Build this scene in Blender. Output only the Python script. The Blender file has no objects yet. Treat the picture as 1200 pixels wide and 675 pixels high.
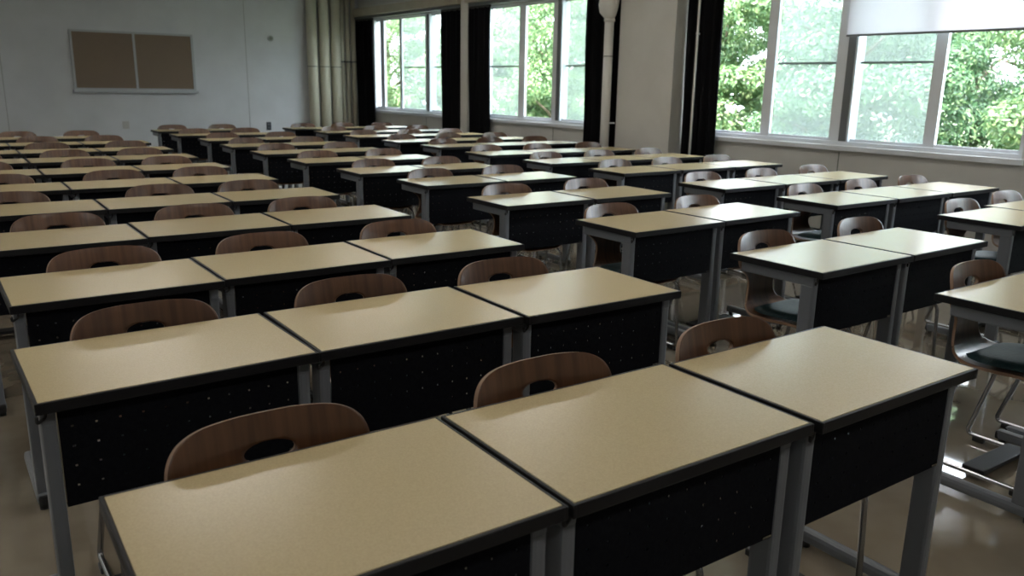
import bpy, bmesh, math, random
from mathutils import Vector, Matrix
random.seed(7)
PI = math.pi
C = bpy.context.scene.collection
S = bpy.context.scene

# ------------------------------------------------------------------ camera
# Room frame: X along the desk rows towards the windows, Y towards the back wall, Z up (metres).
CAM_FW = Vector((0.5731415818, 0.7830986648, -0.2413818725))
CAM_UP = Vector((0.1279291090, 0.2054458613, 0.9702711689))
CAM_RT = Vector((0.8094089635, -0.5869825204, 0.0175684514))
HC = 1.38
cd = bpy.data.cameras.new('camera'); cam = bpy.data.objects.new('camera', cd); C.objects.link(cam)
cam.matrix_world = Matrix(((CAM_RT.x, CAM_UP.x, -CAM_FW.x, 0), (CAM_RT.y, CAM_UP.y, -CAM_FW.y, 0),
                           (CAM_RT.z, CAM_UP.z, -CAM_FW.z, HC), (0, 0, 0, 1)))
cd.sensor_width = 36; cd.lens = 28.848; cd.clip_start = .02; cd.clip_end = 300
S.camera = cam
cd.dof.use_dof = True; cd.dof.focus_distance = 2.6; cd.dof.aperture_fstop = 5.0
# ------------------------------------------------------------------ light
WORLD_STRENGTH = 7.0
SUN_STRENGTH = 21.0
FILL_STRENGTH = 11.0  # glow of the added overhead fill, on top of the daylight
EXPOSURE = 0.8
S.view_settings.view_transform = 'Standard'; S.view_settings.look = 'None'
S.view_settings.gamma = 1; S.view_settings.use_curve_mapping = False
S.view_settings.exposure = EXPOSURE
w = bpy.data.worlds.new('sky'); S.world = w; w.use_nodes = True
bg = w.node_tree.nodes['Background']; bg.inputs[0].default_value = (.86, .90, 1, 1); bg.inputs[1].default_value = WORLD_STRENGTH
sl = bpy.data.lights.new('sun', 'SUN'); sl.energy = SUN_STRENGTH; sl.angle = .02; sl.color = (1, .92, .86)
sun = bpy.data.objects.new('sun', sl); C.objects.link(sun)
sun.rotation_euler = Vector((.5, .25, -.83)).to_track_quat('-Z', 'Y').to_euler()

# ------------------------------------------------------------------ materials
def mat(name, col, rough=.5, metal=0, spec=.5):
    m = bpy.data.materials.new(name); m.use_nodes = True
    b = m.node_tree.nodes['Principled BSDF']
    b.inputs['Base Color'].default_value = (*col, 1); b.inputs['Roughness'].default_value = rough
    b.inputs['Metallic'].default_value = metal; b.inputs['Specular IOR Level'].default_value = spec
    return m
def nodes(m): return m.node_tree.nodes, m.node_tree.links, m.node_tree.nodes['Principled BSDF']
def noisy(m, scale, c1, c2, detail=4, stretch=(1, 1, 1), bump=0, lo=.35, hi=.65, coord='Object', randomise=False):
    n, l, b = nodes(m)
    tc = n.new('ShaderNodeTexCoord'); mp = n.new('ShaderNodeMapping'); mp.inputs['Scale'].default_value = stretch
    l.new(tc.outputs[coord], mp.inputs[0])
    if randomise:
        oi = n.new('ShaderNodeObjectInfo'); mm = n.new('ShaderNodeVectorMath'); mm.operation = 'SCALE'
        mm.inputs[0].default_value = (37, 19, 53); l.new(oi.outputs['Random'], mm.inputs['Scale']); l.new(mm.outputs[0], mp.inputs['Location'])
    t = n.new('ShaderNodeTexNoise'); t.inputs['Scale'].default_value = scale; t.inputs['Detail'].default_value = detail
    l.new(mp.outputs[0], t.inputs['Vector'])
    r = n.new('ShaderNodeValToRGB'); r.color_ramp.elements[0].position = lo; r.color_ramp.elements[1].position = hi
    r.color_ramp.elements[0].color = (*c1, 1); r.color_ramp.elements[1].color = (*c2, 1)
    l.new(t.outputs[0], r.inputs[0]); l.new(r.outputs[0], b.inputs['Base Color'])
    if bump:
        bp = n.new('ShaderNodeBump'); bp.inputs['Strength'].default_value = bump; bp.inputs['Distance'].default_value = .01
        l.new(t.outputs[0], bp.inputs['Height']); l.new(bp.outputs[0], b.inputs['Normal'])
    return m
M = {}
M['laminate'] = noisy(mat('laminate', (.5, .4, .25), .27, 0, .9), 260, (.47, .375, .205), (.53, .425, .24), stretch=(1, 1, 1), randomise=True)
M['edge'] = mat('edge_band', (.009, .009, .010), .5, 0, .25)
M['panel'] = noisy(mat('perforated_steel', (.012, .013, .016), .7, 0, .05), 120, (.0045, .005, .007), (.007, .0078, .010))
M['steel'] = mat('painted_grey_steel', (.135, .145, .16), .42, 0, .4)
M['black'] = mat('black_plastic', (.01, .01, .01), .45)
M['chrome'] = mat('chrome', (.35, .35, .36), .22, 1)
M['pad'] = noisy(mat('dark_teal_vinyl', (.01, .03, .032), .5, 0, .15), 90, (.008, .022, .026), (.013, .034, .036), bump=.15)
# plywood: fine vertical grain
M['ply'] = noisy(mat('walnut_plywood', (.13, .06, .03), .34, 0, .5), 26, (.062, .024, .009), (.108, .047, .020), detail=6, stretch=(2.2, .12, .12), randomise=True)
_b = M['ply'].node_tree.nodes['Principled BSDF']; _b.inputs['Coat Weight'].default_value = .45; _b.inputs['Coat Roughness'].default_value = .2
M['plyedge'] = mat('plywood_edge', (.22, .13, .08), .5)
M['floor'] = noisy(mat('vinyl_floor', (.3, .24, .17), .06, 0, .8), 3, (.175, .145, .105), (.235, .20, .15), detail=3, bump=.012)
_b = M['floor'].node_tree.nodes['Principled BSDF']; _b.inputs['Coat Weight'].default_value = .7; _b.inputs['Coat Roughness'].default_value = .05
M['wall_back'] = noisy(mat('painted_board_wall', (.5, .52, .53), .6), 2, (.50, .505, .52), (.55, .555, .57))
M['wall'] = noisy(mat('painted_plaster', (.6, .58, .52), .75), 2.2, (.50, .485, .45), (.55, .535, .50), bump=.03)
M['white'] = mat('white_paint', (.72, .74, .74), .7)
M['tan'] = noisy(mat('tan_paint', (.42, .37, .29), .6), 4, (.36, .32, .25), (.41, .365, .29))
M['alu'] = mat('aluminium', (.66, .68, .72), .4, .15)
M['aludark'] = mat('dark_aluminium', (.16, .17, .18), .4, .6)
M['cork'] = noisy(mat('brown_board', (.2, .15, .1), .75), 220, (.165, .118, .082), (.205, .150, .108), detail=2)
M['curtain'] = noisy(mat('blackout_fabric', (.008, .009, .011), .9, 0, .1), 300, (.003, .003, .004), (.006, .006, .007))
M['pipe'] = noisy(mat('cream_pipe', (.5, .48, .38), .45), 3, (.50, .475, .375), (.53, .505, .40))
M['pipewhite'] = mat('white_pipe', (.62, .60, .56), .45)
M['joint'] = mat('pipe_joint', (.16, .17, .14), .6)
M['outlet'] = mat('dark_plate', (.03, .035, .04), .4)
M['faint'] = mat('faint_plate', (.43, .41, .39), .6)
M['framealu'] = mat('dull_aluminium', (.36, .37, .38), .45, .3)
M['socket'] = mat('grey_socket', (.10, .11, .12), .4)
M['plate'] = mat('grey_plate', (.30, .31, .30), .5)
M['bark'] = noisy(mat('bark', (.12, .09, .06), .9), 12, (.07, .05, .035), (.16, .125, .085), stretch=(1, 1, .2), bump=.5)
M['grass'] = noisy(mat('grass', (.1, .2, .05), .9), 6, (.05, .065, .03), (.09, .11, .055), bump=.4)
def leafmat(name, c1, c2, c3):
    m = bpy.data.materials.new(name); m.use_nodes = True; n, l = m.node_tree.nodes, m.node_tree.links
    n.remove(n['Principled BSDF']); out = n['Material Output']
    g = n.new('ShaderNodeNewGeometry'); r = n.new('ShaderNodeValToRGB')
    e = r.color_ramp.elements; e[0].color = (*c1, 1); e[1].color = (*c3, 1); k = e.new(.6); k.color = (*c2, 1)
    l.new(g.outputs['Random Per Island'], r.inputs[0])
    d = n.new('ShaderNodeBsdfDiffuse'); t = n.new('ShaderNodeBsdfTranslucent'); x = n.new('ShaderNodeMixShader'); x.inputs[0].default_value = .4
    l.new(r.outputs[0], d.inputs[0]); l.new(r.outputs[0], t.inputs[0]); l.new(d.outputs[0], x.inputs[1]); l.new(t.outputs[0], x.inputs[2])
    gl = n.new('ShaderNodeBsdfGlossy'); gl.inputs['Roughness'].default_value = .35
    x2 = n.new('ShaderNodeMixShader'); x2.inputs[0].default_value = .06; l.new(x.outputs[0], x2.inputs[1]); l.new(gl.outputs[0], x2.inputs[2])
    l.new(x2.outputs[0], out.inputs[0]); return m
M['leaf_a'] = leafmat('leaf_light', (.08, .17, .07), (.15, .27, .11), (.30, .38, .17))
M['leaf_b'] = leafmat('leaf_dark', (.04, .10, .05), (.08, .18, .08), (.19, .29, .13))
def thin(name, tcol, fac, kind):
    m = bpy.data.materials.new(name); m.use_nodes = True; n, l = m.node_tree.nodes, m.node_tree.links
    n.remove(n['Principled BSDF']); out = n['Material Output']
    t = n.new('ShaderNodeBsdfTransparent'); t.inputs[0].default_value = (*tcol, 1)
    x = n.new('ShaderNodeMixShader'); x.inputs[0].default_value = fac; l.new(t.outputs[0], x.inputs[1])
    if kind == 'glass':
        g = n.new('ShaderNodeBsdfGlossy'); g.inputs['Roughness'].default_value = .02; l.new(g.outputs[0], x.inputs[2])
    else:
        d = n.new('ShaderNodeBsdfDiffuse'); d.inputs[0].default_value = (.8, .85, .84, 1)
        tr = n.new('ShaderNodeBsdfTranslucent'); tr.inputs[0].default_value = (.8, .88, .86, 1)
        y = n.new('ShaderNodeMixShader'); y.inputs[0].default_value = .7; l.new(d.outputs[0], y.inputs[1]); l.new(tr.outputs[0], y.inputs[2]); l.new(y.outputs[0], x.inputs[2])
    l.new(x.outputs[0], out.inputs[0]); return m
M['glass'] = thin('window_glass', (.95, .98, .97), .05, 'glass')
M['screen'] = thin('insect_screen', (.86, .90, .90), .13, 'screen')
def blindmat():
    m = bpy.data.materials.new('blind_fabric'); m.use_nodes = True; n, l = m.node_tree.nodes, m.node_tree.links
    n.remove(n['Principled BSDF']); out = n['Material Output']
    d = n.new('ShaderNodeBsdfDiffuse'); d.inputs[0].default_value = (.84, .84, .86, 1)
    t = n.new('ShaderNodeBsdfTranslucent'); t.inputs[0].default_value = (.86, .83, .86, 1)
    x = n.new('ShaderNodeMixShader'); x.inputs[0].default_value = .6
    l.new(d.outputs[0], x.inputs[1]); l.new(t.outputs[0], x.inputs[2]); l.new(x.outputs[0], out.inputs[0]); return m
M['blind'] = blindmat()
def fill_lampmat():
    m = bpy.data.materials.new('fill_diffuser'); m.use_nodes = True; n, l = m.node_tree.nodes, m.node_tree.links
    b = n['Principled BSDF']; b.inputs['Emission Color'].default_value = (1, .955, .90, 1); b.inputs['Emission Strength'].default_value = FILL_STRENGTH
    return m
M['lamp'] = fill_lampmat()

# ------------------------------------------------------------------ helpers
def box(bm, x0, x1, y0, y1, z0, z1, mi=0, bevel=0):
    vs = [bm.verts.new((x, y, z)) for x in (x0, x1) for y in (y0, y1) for z in (z0, z1)]
    fs = [bm.faces.new([vs[i] for i in q]) for q in ((0, 1, 3, 2), (4, 6, 7, 5), (0, 4, 5, 1), (2, 3, 7, 6), (0, 2, 6, 4), (1, 5, 7, 3))]
    for f in fs: f.material_index = mi
    if bevel:
        es = list({e for f in fs for e in f.edges})
        r = bmesh.ops.bevel(bm, geom=es, offset=bevel, segments=2, affect='EDGES', profile=.6)
        for f in r['faces']: f.material_index = mi
def tube(bm, pts, r, seg=10, cap=True, radii=None):
    rings = []; n = len(pts); pts = [Vector(p) for p in pts]
    up = Vector((0, 0, 1)); prev = None
    for i, p in enumerate(pts):
        t = (pts[min(i + 1, n - 1)] - pts[max(i - 1, 0)]).normalized()
        if prev is None:
            a = up.cross(t)
            if a.length < .1: a = Vector((1, 0, 0)).cross(t)
        else: a = prev - t * prev.dot(t)
        a.normalize(); prev = a; b = t.cross(a); rr = radii[i] if radii else r
        rings.append([bm.verts.new(p + (a * math.cos(2 * PI * k / seg) + b * math.sin(2 * PI * k / seg)) * rr) for k in range(seg)])
    for i in range(n - 1):
        for k in range(seg):
            f = bm.faces.new((rings[i][k], rings[i][(k + 1) % seg], rings[i + 1][(k + 1) % seg], rings[i + 1][k])); f.smooth = True
    if cap:
        bm.faces.new(rings[0][::-1]); bm.faces.new(rings[-1])
def fillet(pts, r, n=6):
    pts = [Vector(p) for p in pts]; out = [pts[0]]
    for a, b, c in zip(pts, pts[1:], pts[2:]):
        u = (a - b).normalized(); v = (c - b).normalized(); p0 = b + u * r; p1 = b + v * r
        for k in range(n + 1):
            t = k / n; out.append(p0 * (1 - t) ** 2 + b * 2 * t * (1 - t) + p1 * t * t)
    out.append(pts[-1]); return out
def obj(name, bm, mats, parent=None, smooth=False):
    me = bpy.data.meshes.new(name); bmesh.ops.recalc_face_normals(bm, faces=bm.faces[:]); bm.to_mesh(me); bm.free()
    for m in (mats if isinstance(mats, (list, tuple)) else [mats]): me.materials.append(M[m])
    if smooth: me.shade_smooth() if hasattr(me, 'shade_smooth') else [setattr(p, 'use_smooth', True) for p in me.polygons]
    o = bpy.data.objects.new(name, me); C.objects.link(o)
    if parent: o.parent = parent
    return o
def bx(name, mats, parent, *a, **k):
    bm = bmesh.new(); box(bm, *a, **k); return obj(name, bm, mats, parent)
def tb(name, m, parent, pts, r, seg=10, **k):
    bm = bmesh.new(); tube(bm, pts, r, seg, **k); return obj(name, bm, m, parent)
def tag(o, label, cat, group=None, kind=None):
    if label: o['label'] = label
    if cat: o['category'] = cat
    if group: o['group'] = group
    if kind: o['kind'] = kind
    return o
def empty(name, loc=(0, 0, 0), rz=0):
    o = bpy.data.objects.new(name, None); C.objects.link(o); o.location = loc; o.rotation_euler = (0, 0, rz); o.empty_display_size = .1; return o
def struct(name, bm, m, parent=None):
    o = obj(name, bm, m, parent)
    if not parent: o['kind'] = 'structure'
    return o
def copy_tree(o, parent=None):
    c = o.copy(); C.objects.link(c)
    if parent: c.parent = parent
    for ch in list(o.children): copy_tree(ch, c)
    return c

# ------------------------------------------------------------------ room shell
XW, YB, XL, YF, ZC = 7.0, 14.5, -3.2, -3.2, 3.0
bm = bmesh.new(); box(bm, XL - .2, XW + .2, YF - .2, YB + .2, -.15, 0); struct('floor', bm, 'floor')
bm = bmesh.new(); box(bm, XL - .2, XW + .2, YF - .2, YB + .2, ZC, ZC + .25); struct('ceiling', bm, 'white')
bm = bmesh.new(); box(bm, XL - .2, XW + .2, YB, YB + .2, 0, ZC); struct('wall_back', bm, 'wall_back')
bm = bmesh.new(); box(bm, XL - .2, XL, YF, YB, 0, ZC); struct('wall_left', bm, 'white')
bm = bmesh.new(); box(bm, XL - .2, XW + .2, YF - .2, YF, 0, ZC); struct('wall_front', bm, 'plate')
Z0, Z1 = .88, 2.48
OPEN = [(.5, 2.25), (2.88, 6.12), (7.72, 10.42), (11.08, 13.95)]      # window openings along Y
bm = bmesh.new()
box(bm, XW, XW + .2, YF, YB, 0, Z0); box(bm, XW, XW + .2, YF, YB, Z1, ZC)
ys = [YF] + [v for o in OPEN for v in o] + [YB]
for a, b in zip(ys[0::2], ys[1::2]): box(bm, XW, XW + .2, a, b, Z0, Z1)
struct('wall_right', bm, 'wall')
# pillar and shallow pier between the windows
bm = bmesh.new(); box(bm, 6.72, XW - .002, 6.34, 7.19, .001, ZC - .001); struct('wall_pillar', bm, 'wall')
bm = bmesh.new(); box(bm, 6.86, XW - .002, 10.60, 10.78, .001, ZC - .001); struct('wall_pier', bm, 'wall')
bm = bmesh.new(); box(bm, 6.86, XW - .002, 2.42, 2.80, .001, ZC - .001); struct('wall_pier_near', bm, 'wall')
# bulkhead boxes above the windows
for i, (a, b) in enumerate(((10.79, 14.3), (7.4, 10.59), (2.81, 6.33))):
    bm = bmesh.new(); box(bm, 6.80, XW - .002, a, b, Z1 + .03, Z1 + .16); struct('trim_%d' % (i + 1), bm, 'tan')
# panel seams of the back wall, seams of the wall below the windows, baseboards
for i, x in enumerate((1.25, 4.88)):
    bm = bmesh.new(); box(bm, x - .005, x + .005, YB - .003, YB - .0005, .1, ZC); struct('trim_%d' % (i + 4), bm, 'plate')
for i, y in enumerate((4.45, 8.7, 12.05)):
    bm = bmesh.new(); box(bm, XW - .003, XW - .0005, y - .005, y + .005, .1, Z0 - .06); struct('trim_%d' % (i + 6), bm, 'joint')
bm = bmesh.new(); box(bm, XL, 5.8, YB - .012, YB - .0005, .001, .08); struct('baseboard_back', bm, 'outlet')
bm = bmesh.new(); box(bm, XW - .012, XW - .0005, YF, 6.33, .001, .08); struct('baseboard_right', bm, 'outlet')

# ------------------------------------------------------------------ windows
def window(idx, y0, y1, posts, screens, clears):
    """posts: (ya, yb, kind) ; screens / clears: (ya, yb) pane spans"""
    r = empty('window_%d' % idx, (XW, (y0 + y1) / 2, Z0)); r['kind'] = 'structure'
    oy = (y0 + y1) / 2
    def L(name, m, a, b, z0, z1, x0, x1): return bx(name, m, r, x0, x1, a - oy, b - oy, z0 - Z0, z1 - Z0)
    L('window_frame', 'alu', y0, y1, Z0, Z0 + .035, .02, .16)
    L('window_frame', 'alu', y0, y1, Z1 - .035, Z1, .02, .16)
    L('window_frame', 'alu', y0, y0 + .035, Z0 + .035, Z1 - .035, .02, .16)
    L('window_frame', 'alu', y1 - .035, y1, Z0 + .035, Z1 - .035, .02, .16)
    L('window_sill', 'alu', y0 - .03, y1 + .03, Z0 - .045, Z0 - .001, -.045, .02)
    for a, b, k in posts:
        L('mullion' if k == 'mullion' else 'sash_stile', 'alu' if k != 'dark' else 'aludark', a, b, Z0 + .035, Z1 - .035, .03 if k == 'mullion' else .06, .15 if k == 'mullion' else .10)
        if k == 'mullion': L('mullion_cover', 'aludark', a + .02, a + (b - a) * .45, Z0 + .036, Z1 - .036, .02, .03)
    for a, b in screens:
        L('glass_pane', 'glass', a, b, Z0 + .06, Z1 - .06, .075, .079)
        L('sash_rail', 'alu', a, b, Z0 + .035, Z0 + .06, .065, .09); L('sash_rail', 'alu', a, b, Z1 - .06, Z1 - .035, .065, .09)
        s = L('insect_screen', 'screen', a, b, Z0 + .06, Z1 - .06, .115, .1165)
        L('screen_rail', 'steel', a, b, 1.613, 1.632, .108, .122)
    for a, b in clears:
        L('glass_pane', 'glass', a, b, Z0 + .06, Z1 - .06, .075, .079)
        L('sash_rail', 'alu', a, b, Z0 + .035, Z0 + .06, .065, .09); L('sash_rail', 'alu', a, b, Z1 - .06, Z1 - .035, .065, .09)
    return r
window(1, *OPEN[3], [(13.62, 13.76, 's'), (12.97, 13.05, 's'), (11.98, 12.12, 'mullion')], [(12.12, 12.97), (11.115, 11.98)], [(13.05, 13.62), (13.76, 13.91)])
window(2, *OPEN[2], [(9.44, 9.58, 's'), (8.61, 8.79, 'mullion')], [(9.58, 10.38), (7.76, 8.61)], [(8.79, 9.44)])
window(3, *OPEN[1], [(5.30, 5.41, 's'), (4.40, 4.60, 'mullion'), (3.61, 3.71, 's')], [(4.60, 5.30), (3.71, 4.40)], [(5.41, 6.08), (2.915, 3.61)])
window(4, *OPEN[0], [(1.3, 1.4, 's')], [(.54, 1.3)], [(1.4, 2.21)])  # unseen window, put in for daylight and narrowed to darken the foreground

# ------------------------------------------------------------------ curtains
def curtain(y0, y1, n, label, ztop=2.43, zbot=.28, xc=6.885):
    a = empty('curtain', (xc, (y0 + y1) / 2, zbot)); oy = (y0 + y1) / 2
    bm = bmesh.new(); K = n * 12; R = 8; g = []
    for side in (0, 1):
        rows = []
        for j in range(R + 1):
            z = (ztop - zbot) * j / R; row = []
            for k in range(K + 1):
                t = k / K; amp = .028 * (1 - .25 * j / R)
                x = amp * math.sin(2 * PI * n * t + .5 * math.sin(j * .7)) + .008 * math.sin(5 * PI * n * t)
                y = y0 + (y1 - y0) * t - oy + .006 * math.sin(2 * PI * n * t * 2 + j * .3)
                row.append(bm.verts.new((x + side * .006, y, z)))
            rows.append(row)
        g.append(rows)
        for j in range(R):
            for k in range(K):
                f = bm.faces.new((rows[j][k], rows[j][k + 1], rows[j + 1][k + 1], rows[j + 1][k])); f.smooth = True
    for k in range(K):
        for j in (0, R): bm.faces.new((g[0][j][k], g[0][j][k + 1], g[1][j][k + 1], g[1][j][k]))
    for j in range(R):
        for k in (0, K): bm.faces.new((g[0][j][k], g[0][j + 1][k], g[1][j + 1][k], g[1][j][k]))
    obj('curtain_fabric', bm, 'curtain', a)
    bx('heading_tape', 'black', a, -.02, .025, y0 - oy, y1 - oy, ztop - zbot, ztop - zbot + .03)
    tag(a, label, 'curtain', 'black curtains drawn to the sides of the windows')
curtain(13.72, 14.36, 4, 'black curtain at the far side of the farthest window, beside the corner pipes')
curtain(10.80, 11.36, 4, 'black curtain at the near side of the farthest window, left of the narrow pale pier')
curtain(10.06, 10.58, 4, 'black curtain at the far side of the middle window, right of the narrow pale pier')
curtain(7.22, 7.96, 5, 'black curtain at the near side of the middle window, behind the white pipe')
curtain(5.85, 6.31, 4, 'black curtain between the wide pillar and the nearest window')
# curtain rails
for a, b, lab in ((10.80, 14.38, 'dark curtain rail over the farthest window'), (7.22, 10.58, 'dark curtain rail over the middle window'), (4.52, 6.32, 'dark curtain rail over the nearest window')):
    r = empty('curtain_rail', (6.885, (a + b) / 2, 2.507))
    h = (b - a) / 2
    bx('track', 'aludark', r, -.022, .022, -h, h, -.045, -.001)
    for s in (-.85, 0, .85): bx('bracket', 'aludark', r, .022, .115, s * h - .012, s * h + .012, -.022, -.004)
    tag(r, lab, 'curtain rail', 'curtain rails over the windows')
# roller blind
r = empty('roller_blind', (6.93, 3.66, 1.86))
y0, y1 = -.81, .80
bm = bmesh.new()
for (a, b) in ((y0, y1),): box(bm, -.0015, .0015, a, b, 0, .64)
obj('blind_fabric', bm, 'blind', r); bx('bottom_bar', 'aludark', r, -.009, .009, y0, y1, -.018, 0)
tb('roller_tube', 'alu', r, [(0, y0, .66), (0, y1, .66)], .022, 12)
tag(r, 'pale translucent roller blind half lowered over the right part of the nearest window', 'blind')

# ------------------------------------------------------------------ pipes
def vpipe(name, x, y, rad, z0, z1, m, label, joints=(), group=None, brk=()):
    a = empty(name, (x, y, z0))
    tb('pipe_body', m, a, [(0, 0, 0), (0, 0, (z1 - z0) * .5), (0, 0, z1 - z0)], rad, 24)
    for zj in joints: tb('joint_ring', 'joint', a, [(0, 0, zj - z0 - .008), (0, 0, zj - z0 + .008)], rad + .003, 24)
    for zj, dx, dy in brk:
        tb('clamp', 'aludark' if m != 'pipewhite' else 'pipewhite', a, [(0, 0, zj - z0 - .012), (0, 0, zj - z0 + .012)], rad + .006, 20)
        bx('bracket', 'alu', a, min(0, dx), max(0, dx) or .01, min(-.006, dy), max(.006, dy), zj - z0 - .008, zj - z0 + .008)
    tag(a, label, 'pipe', group); return a
for x, lab in ((6.03, 'leftmost'), (6.26, 'middle'), (6.48, 'rightmost')):
    vpipe('drain_pipe', x, 14.385, .09, 0, ZC, 'pipe', f'{lab} of the three thick cream pipes standing in the far corner', (1.62,), 'thick cream pipes in the corner')
for x, rr, lab in ((6.635, .04, 'leftmost of the three slim cream pipes right of the thick corner pipes'), (6.74, .042, 'middle one of the three slim cream pipes in the corner'), (6.855, .045, 'slim cream pipe in the corner, right beside the black curtain')):
    vpipe('slim_pipe', x, 14.44, rr, 0, ZC, 'pipe', lab, (), 'slim cream pipes in the corner', brk=((1.72, 0, .05),))
# white pipe with swollen elbow left of the pillar
p = empty('downpipe', (6.63, 7.275, 0))
tb('pipe_body', 'pipewhite', p, [(0, 0, 0), (0, 0, 1.1), (0, 0, 2.17)], .052, 24)
tb('joint_ring', 'joint', p, [(0, 0, 1.70), (0, 0, 1.712)], .054, 24)
e = []; rad = []
for k in range(11):
    t = k / 10; ang = t * PI / 2
    e.append((0, -.13 + .13 * math.cos(ang), 2.17 + .16 * math.sin(ang))); rad.append(.058 + .05 * math.sin(PI * min(1, t * 1.3) / 2))
e += [(0, -.3, 2.335), (0, -.9, 2.36)]; rad += [.105, .105]
tb('insulated_elbow', 'pipewhite', p, [(0, 0, 2.12), (0, 0, 2.15)] + [(0, .02, 2.20), (0, .025, 2.26), (0, .01, 2.33), (0, -.02, 2.40), (0, -.04, 2.5), (0, -.04, 2.99)], .1, 24, radii=[.055, .075, .104, .114, .112, .10, .09, .09])
tb('collar', 'pipewhite', p, [(0, 0, 2.085), (0, 0, 2.12)], .062, 24)
bx('bracket', 'alu', p, 0, .085, -.075, -.062, .95, .965)
tag(p, 'white vertical pipe with a swollen top in front of the middle window curtain', 'pipe')
q = vpipe('conduit', 6.80, 6.10, .012, 0, ZC, 'pipewhite', 'thin pale conduit pipe in front of the black curtain right of the pillar', (), None, brk=((1.92, .03, 0), (.5, .03, 0)))

# ------------------------------------------------------------------ back wall things
b = empty('bulletin_board', (3.09, YB - .001, 1.13))
W2, H2 = .91, .94
for x0, x1 in ((-W2 + .035, -.015), (.02, W2 - .035)):
    bx('board_panel', 'cork', b, x0, x1, -.022, -.002, .075, H2 - .03)
bx('frame_rail', 'framealu', b, -W2, W2, -.035, 0, H2 - .03, H2); bx('frame_rail', 'framealu', b, -W2, W2, -.035, 0, .045, .075)
bx('frame_stile', 'framealu', b, -W2, -W2 + .035, -.035, 0, .075, H2 - .03); bx('frame_stile', 'framealu', b, W2 - .035, W2, -.035, 0, .075, H2 - .03)
bx('frame_stile', 'framealu', b, -.015, .02, -.032, 0, .075, H2 - .03)
bx('ledge', 'framealu', b, -W2 - .02, W2 + .03, -.075, 0, .0, .045, bevel=.006)
tag(b, 'wide brown two-panel notice board in a silver frame on the back wall', 'notice board')
t = empty('thermostat', (5.32, YB - .001, 2.07))
tb('housing', 'plate', t, [(0, 0, 0), (0, -.018, 0)], .05, 24); tb('dial', 'joint', t, [(0, -.018, 0), (0, -.028, 0)], .03, 20)
tag(t, 'small round grey thermostat high on the back wall', 'thermostat')
t = empty('wall_outlet', (5.21, YB - .001, .58))
bx('face_plate', 'outlet', t, -.042, .042, -.012, 0, -.07, .07, bevel=.004); bx('socket', 'socket', t, -.018, .018, -.015, -.012, .012, .045); bx('socket', 'socket', t, -.018, .018, -.015, -.012, -.045, -.012)
tag(t, 'small dark outlet plate low on the back wall', 'outlet')
t = empty('wall_switch', (2.87, YB - .001, .63))
bx('face_plate', 'faint', t, -.05, .05, -.006, 0, -.06, .06, bevel=.002); bx('rocker', 'faint', t, -.02, .02, -.012, -.008, -.03, .03)
tag(t, 'faint grey switch plate on the back wall below the notice board', 'switch')

# ceiling lamps added out of view, as window light leaves the room too dark
k = 0
for x in (-1.2, 1.8, 4.8):
    for y in (-1.0, 2.6, 6.2, 9.8):
        k += 1
        l = empty('fill_lamp', (x, y, ZC))
        bx('housing', 'white', l, -.62, .62, -.15, .15, -.05, -.001); bx('diffuser', 'lamp', l, -.58, .58, -.12, .12, -.062, -.0505)
        tag(l, 'white ceiling lamp added out of view to brighten the room', 'ceiling lamp', 'added fill lamps')

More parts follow.
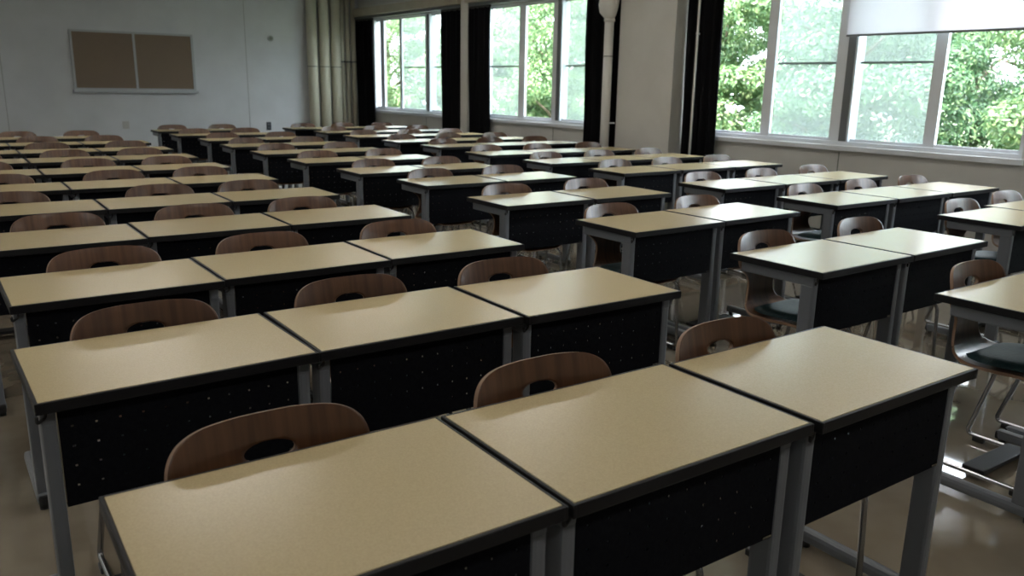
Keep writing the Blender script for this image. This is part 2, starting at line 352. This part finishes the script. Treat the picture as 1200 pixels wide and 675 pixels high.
# ------------------------------------------------------------------ desk
def make_desk():
    d = empty('school_desk')
    bx('tabletop', 'laminate', d, -.314, .314, -.216, .216, .678, .7005)
    bm = bmesh.new()
    box(bm, -.322, -.314, -.225, .225, .674, .700, bevel=.0025); box(bm, .314, .322, -.225, .225, .674, .700, bevel=.0025)
    box(bm, -.316, .316, -.225, -.216, .674, .700, bevel=.0025); box(bm, -.316, .316, .216, .225, .674, .700, bevel=.0025)
    box(bm, -.314, .314, -.216, .216, .674, .678)
    obj('edge_band', bm, 'edge', d)
    # perforated modesty panel, real square holes 5 cm apart
    xs = [-.277]; 
    for i in range(11):
        c = -.25 + .05 * i; xs += [c - .0028, c + .0028]
    xs.append(.277)
    zs = [.43]
    for i in range(4):
        c = .475 + .048 * i; zs += [c - .0028, c + .0028]
    zs.append(.672)
    bm = bmesh.new(); vg = {}
    for yi, y in enumerate((-.180, -.177)):
        for i, x in enumerate(xs):
            for j, z in enumerate(zs): vg[yi, i, j] = bm.verts.new((x, y, z))
    for i in range(len(xs) - 1):
        for j in range(len(zs) - 1):
            if i % 2 and j % 2:
                for (a, b2) in (((i, j), (i + 1, j)), ((i + 1, j), (i + 1, j + 1)), ((i + 1, j + 1), (i, j + 1)), ((i, j + 1), (i, j))):
                    bm.faces.new((vg[0, *a], vg[0, *b2], vg[1, *b2], vg[1, *a]))
                continue
            for yi in (0, 1): bm.faces.new((vg[yi, i, j], vg[yi, i + 1, j], vg[yi, i + 1, j + 1], vg[yi, i, j + 1]))
    for bmx in ((-.277, .277, -.180, -.160, .427, .430),): box(bm, *bmx)
    obj('modesty_panel', bm, 'panel', d)
    bx('latch', 'chrome', d, .245, .272, -.1835, -.180, .432, .437)
    for s in (-1, 1):
        x0, x1 = sorted((s * .279, s * .311))
        bx('leg', 'steel', d, x0, x1, -.183, -.122, .05, .640, bevel=.009)
        bx('side_rail', 'steel', d, x0, x1, -.183, .170, .632, .674, bevel=.006)
        f = bx('foot', 'steel', d, x0 - .003, x1 + .003, -.195, .205, .018, .058, bevel=.014)
        for yy in (-.190, .198):
            bx('foot_cap', 'black', f, x0 - .001, x1 + .001, yy - .012, yy + .012, .016, .052, bevel=.01)
            tb('glide', 'black', f, [((x0 + x1) / 2, yy * .93, 0), ((x0 + x1) / 2, yy * .93, .02)], .014, 12)
    bx('crossbar', 'steel', d, -.279, .279, .10, .125, .645, .672)
    bm = bmesh.new(); tube(bm, fillet([(-.300, -.19, .674), (-.300, -.19, .655), (-.318, -.195, .645), (-.318, -.195, .66)], .006), .004, 8); obj('bag_hook', bm, 'black', d)
    return d

# ------------------------------------------------------------------ chair
def spl(tab, s):
    """Catmull-Rom through the rows of tab, s in 0..1"""
    n = len(tab) - 1; x = min(max(s, 0), .99999) * n; i = int(x); t = x - i
    g = lambda k: tab[min(max(k, 0), n)]
    out = []
    for a, b, c, d in zip(g(i - 1), g(i), g(i + 1), g(i + 2)):
        out.append(.5 * ((2 * b) + (-a + c) * t + (2 * a - 5 * b + 4 * c - d) * t * t + (-a + 3 * b - 3 * c + d) * t ** 3))
    return out
# y, z, half width, sideways wrap (edges come forward by wrap at the half width .19)
PROF = [(.268, .768, .050, .031), (.267, .764, .120, .031), (.264, .752, .160, .032), (.260, .733, .182, .034), (.254, .705, .193, .035), (.247, .672, .194, .035),
        (.246, .640, .183, .033), (.243, .610, .155, .030), (.240, .580, .118, .030), (.240, .550, .093, .024), (.242, .520, .084, .018), (.240, .488, .088, .014),
        (.230, .458, .105, .010), (.206, .434, .135, .004), (.165, .421, .165, 0), (.110, .418, .186, 0), (.04, .420, .195, 0), (-.02, .424, .197, 0),
        (-.08, .426, .192, 0), (-.13, .422, .176, 0), (-.155, .412, .150, 0), (-.165, .402, .110, 0)]
def make_chair():
    c = empty('school_chair')
    NS, NW = 150, 48
    bm = bmesh.new(); g = []
    hole_c = None
    for i in range(NS + 1):
        y, z, hw, wr = spl(PROF, i / NS); row = []
        z -= .008 * min(1, max(0, (z - .5) / .15))
        for k in range(NW + 1):
            u = -1 + 2 * k / NW; x = u * hw
            row.append((x, y - wr * (x / .19) ** 2 - (.012 * (x / .19) ** 2 if wr > .001 else 0) * 0, z + (.010 * (x / .19) ** 2 if z < .45 else 0)))
        g.append(row)
    # oval handle hole in the backrest
    hx, hz, hc = .050, .0195, .686
    inside = lambda p: (p[0] / hx) ** 2 + ((p[2] - hc) / hz) ** 2
    ver = [[bm.verts.new(p) for p in row] for row in g]
    for i in range(NS):
        for k in range(NW):
            q = [ver[i][k], ver[i][k + 1], ver[i + 1][k + 1], ver[i + 1][k]]
            ctr = sum((v.co for v in q), Vector()) / 4
            if ctr.z > .6 and inside(ctr) < 1: continue
            f = bm.faces.new(q); f.smooth = True
    for v in [v for v in bm.verts if not v.link_faces]: bm.verts.remove(v)
    for v in bm.verts:     # snap the ragged hole rim to the oval
        if v.is_boundary and v.co.z > .66 and v.co.z < .73 and abs(v.co.x) < .08:
            s = math.sqrt(inside(v.co))
            nx, nz = v.co.x / s, hc + (v.co.z - hc) / s
            y, z, hw, wr = v.co.y, 0, 0, 0
            v.co.x = nx; v.co.z = nz
    bmesh.ops.recalc_face_normals(bm, faces=bm.faces[:])
    # thickness
    outer = {}; T = .0105
    bm.normal_update()
    orig_f = list(bm.faces); orig_v = list(bm.verts); bedges = [e for e in bm.edges if e.is_boundary]
    for v in orig_v: outer[v] = bm.verts.new(v.co - v.normal * T)
    for f in orig_f:
        nf = bm.faces.new([outer[v] for v in reversed(f.verts)]); nf.smooth = True
    for e in bedges:
        a, b = e.verts; nf = bm.faces.new((a, b, outer[b], outer[a])); nf.material_index = 1
    obj('plywood_shell', bm, ['ply', 'plyedge'], c)
    # seat pad following the seat
    bm = bmesh.new(); rows = []
    N1, N2 = 16, 16
    for side in (0, 1):
        rr = []
        for i in range(N1 + 1):
            t = i / N1; s = .655 + t * .33
            y, z, hw, wr = spl(PROF, s); row = []
            edge = math.sqrt(max(0, 1 - abs(2 * t - 1) ** 3.2))
            for k in range(N2 + 1):
                u = -1 + 2 * k / N2; x = u * hw * (.70 + .22 * edge)
                puff = .030 * (1 - abs(u) ** 4) ** .5 * edge
                row.append(bm.verts.new((x, y, z + .010 * (x / .19) ** 2 + (.0125 + puff if side else .0118))))
            rr.append(row)
        rows.append(rr)
        for i in range(N1):
            for k in range(N2):
                f = bm.faces.new((rr[i][k], rr[i][k + 1], rr[i + 1][k + 1], rr[i + 1][k])); f.smooth = True
    A, B = rows
    for i in range(N1):
        for k in (0, N2): bm.faces.new((A[i][k], A[i + 1][k], B[i + 1][k], B[i][k]))
    for k in range(N2):
        for i in (0, N1): bm.faces.new((A[i][k], A[i][k + 1], B[i][k + 1], B[i][k]))
    obj('seat_pad', bm, 'pad', c)
    for s in (-1, 1):
        tb('sled_leg', 'chrome', c, fillet([(s * .05, -.08, .397), (s * .150, -.08, .397), (s * .178, -.118, .36), (s * .180, -.135, .022), (s * .180, .262, .022), (s * .150, .155, .392), (s * .05, .15, .397)], .028), .0085, 10)
        for yy in (-.10, .21):
            bx('floor_glide', 'black', c, s * .180 - .012, s * .180 + .012, yy - .022, yy + .022, 0, .02, bevel=.004)
        bx('seat_bracket', 'black', c, s * .10 - .02, s * .10 + .02, -.10, .14, .400, .412)
    bm = bmesh.new(); box(bm, -.174, .174, .02, .10, .024, .042, bevel=.005)
    obj('cross_plate', bm, 'edge', c)
    return c

desk0, chair0 = make_desk(), make_chair()
used = {'d': False, 'c': False}
def in_view(x, y, z0, z1, rad=.36):
    for dx in (-rad, 0, rad):
        for dy in (-rad, 0, rad):
            for z in (z0, z1):
                q = Vector((x + dx, y + dy, z - HC)); d = q.dot(CAM_FW)
                if d < .15: continue
                px = 600 + 961.6 * q.dot(CAM_RT) / d; py = 337.5 - 961.6 * q.dot(CAM_UP) / d
                if -5 < px < 1205 and -5 < py < 680: return True
    return False
ORD = ['frontmost', 'second', 'third', 'fourth', 'fifth', 'sixth', 'seventh', 'eighth', 'ninth', 'tenth', 'eleventh', 'twelfth']
ND = 34.8 - 36.2
BASE = {'L': (.497, 1.147, 1.800), 'M': (3.085, 3.745), 'N': (4.885, 5.545, 6.200)}
SIDE = {'L': ('left', 'middle', 'right'), 'M': ('left', 'right'), 'N': ('left', 'middle', 'right')}
BLOCK = {'L': 'left block', 'M': 'centre block', 'N': 'window block'}
NROW = {'L': 11, 'M': 12, 'N': 12}
# per desk overrides (x, y, degrees) read off the photograph
OV = {('L', 0, 0): (.497, 1.172, -1.6), ('L', 0, 1): (1.148, 1.150, -1.6), ('L', 0, 2): (1.806, 1.124, -1.2),
      ('L', 1, 0): (.466, 2.135, .2), ('L', 1, 1): (1.117, 2.128, -1.2), ('L', 1, 2): (1.772, 2.098, -1.8),
      ('L', 2, 0): (.507, 3.040, -.4), ('L', 2, 1): (1.157, 3.050, -.6), ('L', 2, 2): (1.812, 3.052, -1.4),
      ('L', 3, 0): (.472, 3.995, -.8), ('L', 3, 1): (1.124, 4.012, -1.2), ('L', 3, 2): (1.778, 4.000, -1.8),
      ('M', 1, 0): (3.084, 1.986, -.6), ('M', 1, 1): (3.740, 1.982, -.4), ('M', 2, 0): (3.084, 3.000, -.4), ('M', 2, 1): (3.746, 3.010, 0)}
ROWX = {('L', 4): -.01, ('L', 5): -.04, ('L', 6): -.07, ('L', 7): -.05, ('L', 8): -.02, ('L', 9): -.01, ('L', 10): -.13,
        ('M', 0): .05, ('M', 3): -.03, ('M', 4): .04, ('M', 5): -.03, ('M', 6): -.07, ('M', 7): -.08, ('M', 8): -.08, ('M', 9): -.04, ('M', 10): -.12, ('M', 11): -.12,
        ('N', 0): .08, ('N', 1): .12, ('N', 2): -.06, ('N', 3): -.04, ('N', 4): .04, ('N', 5): .02, ('N', 6): 0, ('N', 7): .08, ('N', 8): .04, ('N', 9): -.02, ('N', 10): -.02, ('N', 11): -.10}
ROWY = {('M', 4): .08, ('N', 3): -.08, ('N', 4): .05, ('N', 7): .10}
# sideways shift of single chairs
CX = {('L', 0, 0): -.015, ('L', 0, 1): -.03, ('L', 0, 2): -.075, ('L', 1, 0): .015, ('L', 1, 1): -.015, ('L', 1, 2): -.085, ('L', 2, 0): .03, ('L', 2, 1): -.02, ('L', 2, 2): -.04,
      ('L', 3, 0): .04, ('L', 3, 1): 0, ('L', 3, 2): -.085, ('L', 4, 0): -.085, ('L', 4, 1): .04, ('L', 4, 2): -.085, ('L', 5, 0): -.02, ('L', 5, 1): 0, ('L', 5, 2): -.08,
      ('L', 6, 1): .03, ('L', 6, 2): -.05, ('L', 7, 2): -.07,
      ('M', 1, 0): -.03, ('M', 1, 1): .06, ('M', 2, 0): -.05, ('M', 0, 0): .05, ('N', 1, 0): .04, ('N', 1, 1): .07}
rnd = random.Random(3)
for blk in ('L', 'M', 'N'):
    for r in range(NROW[blk]):
        for c, bxx in enumerate(BASE[blk]):
            j = rnd.uniform(-.03, .03); jr = rnd.uniform(-1.5, 1.5); jy = rnd.uniform(-.012, .012)
            if (blk, r, c) in OV: x, y, a = OV[blk, r, c]
            else:
                x = bxx + ROWX.get((blk, r), 0); y = 1.135 + .955 * r + ROWY.get((blk, r), 0) + (.07 if (blk, r, c) == ('N', 1, 1) else 0) - .02 * c; a = ND
            side = SIDE[blk][c]; row = ORD[r]
            if in_view(x, y, .3, .7):
                d = copy_tree(desk0) if used['d'] else desk0; used['d'] = True
                d.location = (x, y, 0); d.rotation_euler = (0, 0, math.radians(a))
                tag(d, f'beige-topped black-edged desk, {side} one of the {row} row in the {BLOCK[blk]}', 'desk', 'beige school desks set out in rows')
            cx, cy = x + CX.get((blk, r, c), (-.035 if blk == 'L' else -.01) + j), y + .030 + jy
            if in_view(cx, cy, .3, .77):
                h = copy_tree(chair0) if used['c'] else chair0; used['c'] = True
                h.location = (cx, cy, 0); h.rotation_euler = (0, 0, math.radians(a + (jr if (blk, r, c) not in CX else 0)))
                tag(h, f'brown plywood chair pushed in behind the {side} desk of the {row} row, {BLOCK[blk]}', 'chair', 'brown plywood chairs tucked behind the desks')

# ------------------------------------------------------------------ outside
bm = bmesh.new(); box(bm, XW + .2, 60, -30, 70, -1.0, -.805); o = obj('lawn', bm, 'grass'); tag(o, 'green grassy ground outside under the trees', 'grass', kind='stuff')
def leaf_cloud(seed, n, rx, ry, rz, blobs, size):
    rg = random.Random(seed); bm = bmesh.new(); cs = []
    for _ in range(blobs):
        while 1:
            p = Vector((rg.uniform(-1, 1), rg.uniform(-1, 1), rg.uniform(-1, 1)))
            if p.length < 1: break
        cs.append((Vector((p.x * rx, p.y * ry, p.z * rz)), rg.uniform(.35, .75)))
    for i in range(n):
        c, rad = cs[i % blobs]
        d = Vector((rg.gauss(0, 1), rg.gauss(0, 1), rg.gauss(0, 1))).normalized()
        p = c + Vector((d.x, d.y, d.z * .6)) * rad * rg.uniform(.65, 1.05)
        if p.z < -2.35: continue
        s = size * rg.uniform(.6, 1.3)
        nrm = (d + Vector((rg.gauss(0, .5), rg.gauss(0, .5), rg.gauss(.5, .5)))).normalized()
        a = nrm.cross(Vector((rg.gauss(0, 1), rg.gauss(0, 1), rg.gauss(0, 1)))).normalized(); b2 = nrm.cross(a)
        m1 = nrm * s * .12
        vs = [bm.verts.new(p + q) for q in (a * s, a * s * .1 + b2 * s * .45 + m1, -a * s * .9, a * s * .1 - b2 * s * .45 + m1)]
        bm.faces.new((vs[0], vs[1], vs[2])); bm.faces.new((vs[0], vs[2], vs[3]))
    return bm
def tree_proto(seed, m, n=42000, rx=1.7, ry=1.7, rz=2.0, blobs=40, size=.048, zc=2.45):
    t = empty('leafy_tree')
    f = obj('foliage', leaf_cloud(seed, n, rx, ry, rz, blobs, size), m, t); f.location = (0, 0, zc)
    rg = random.Random(seed + 50)
    tb('trunk', 'bark', t, [(0, 0, 0), (0, 0, .25), (.05, .03, 1.4), (-.06, .05, 2.8), (.05, -.05, 3.9)], .1, 10, radii=[.17, .16, .13, .10, .04])
    for k in range(6):
        a = rg.uniform(0, 2 * PI); z = 1.0 + k * .38; L = rg.uniform(1.0, 1.7)
        tb('branch', 'bark', t, [(0, 0, z), (math.cos(a) * L * .5, math.sin(a) * L * .5, z + .45), (math.cos(a) * L, math.sin(a) * L, z + .7)], .04, 7, radii=[.055, .035, .015])
    return t
T = [tree_proto(11, 'leaf_a'), tree_proto(23, 'leaf_b'), tree_proto(35, 'leaf_a', size=.06, n=30000)]
tused = [False] * 3
TREES = [(0, 12.4, 3.9, .0, 'light green leafy tree outside the nearest window, behind its right end'),
         (1, 13.0, 8.3, .9, 'dark green leafy tree outside the nearest window, behind the panes under the blind'),
         (2, 14.6, 12.3, .2, 'light green broad-leaved tree outside the nearest window, seen beside the curtain'),
         (1, 16.8, 8.0, 2.9, 'dark green tree standing farther back outside the nearest window'),
         (0, 13.4, 16.4, .5, 'light green leafy tree outside the middle window, behind its near pane'),
         (2, 14.0, 20.6, 1.5, 'light green broad-leaved tree outside the middle window, behind its far pane'),
         (1, 18.0, 18.0, 2.2, 'dark green tree standing farther back outside the middle window'),
         (0, 13.0, 25.0, 3.4, 'light green leafy tree outside the farthest window, behind its near pane'),
         (1, 18.0, 28.8, 4.0, 'dark green tree standing farther back outside the farthest window'),
         (2, 18.5, 23.2, .7, 'light green tree farthest back, between the middle and farthest windows'),
         (2, 19.5, 12.8, 5.0, 'light green tree farther back, between the nearest and middle windows'),
         (1, 12.8, 29.4, 1.1, 'dark green leafy tree outside the farthest window, behind its far pane')]
for k, x, y, a, lab in TREES:
    t = copy_tree(T[k]) if tused[k] else T[k]; tused[k] = True
    t.location = (x, y, -.8); t.rotation_euler = (0, 0, a); t.scale = (1, 1, 1.05)
    tag(t, lab, 'tree', 'leafy trees outside the windows')
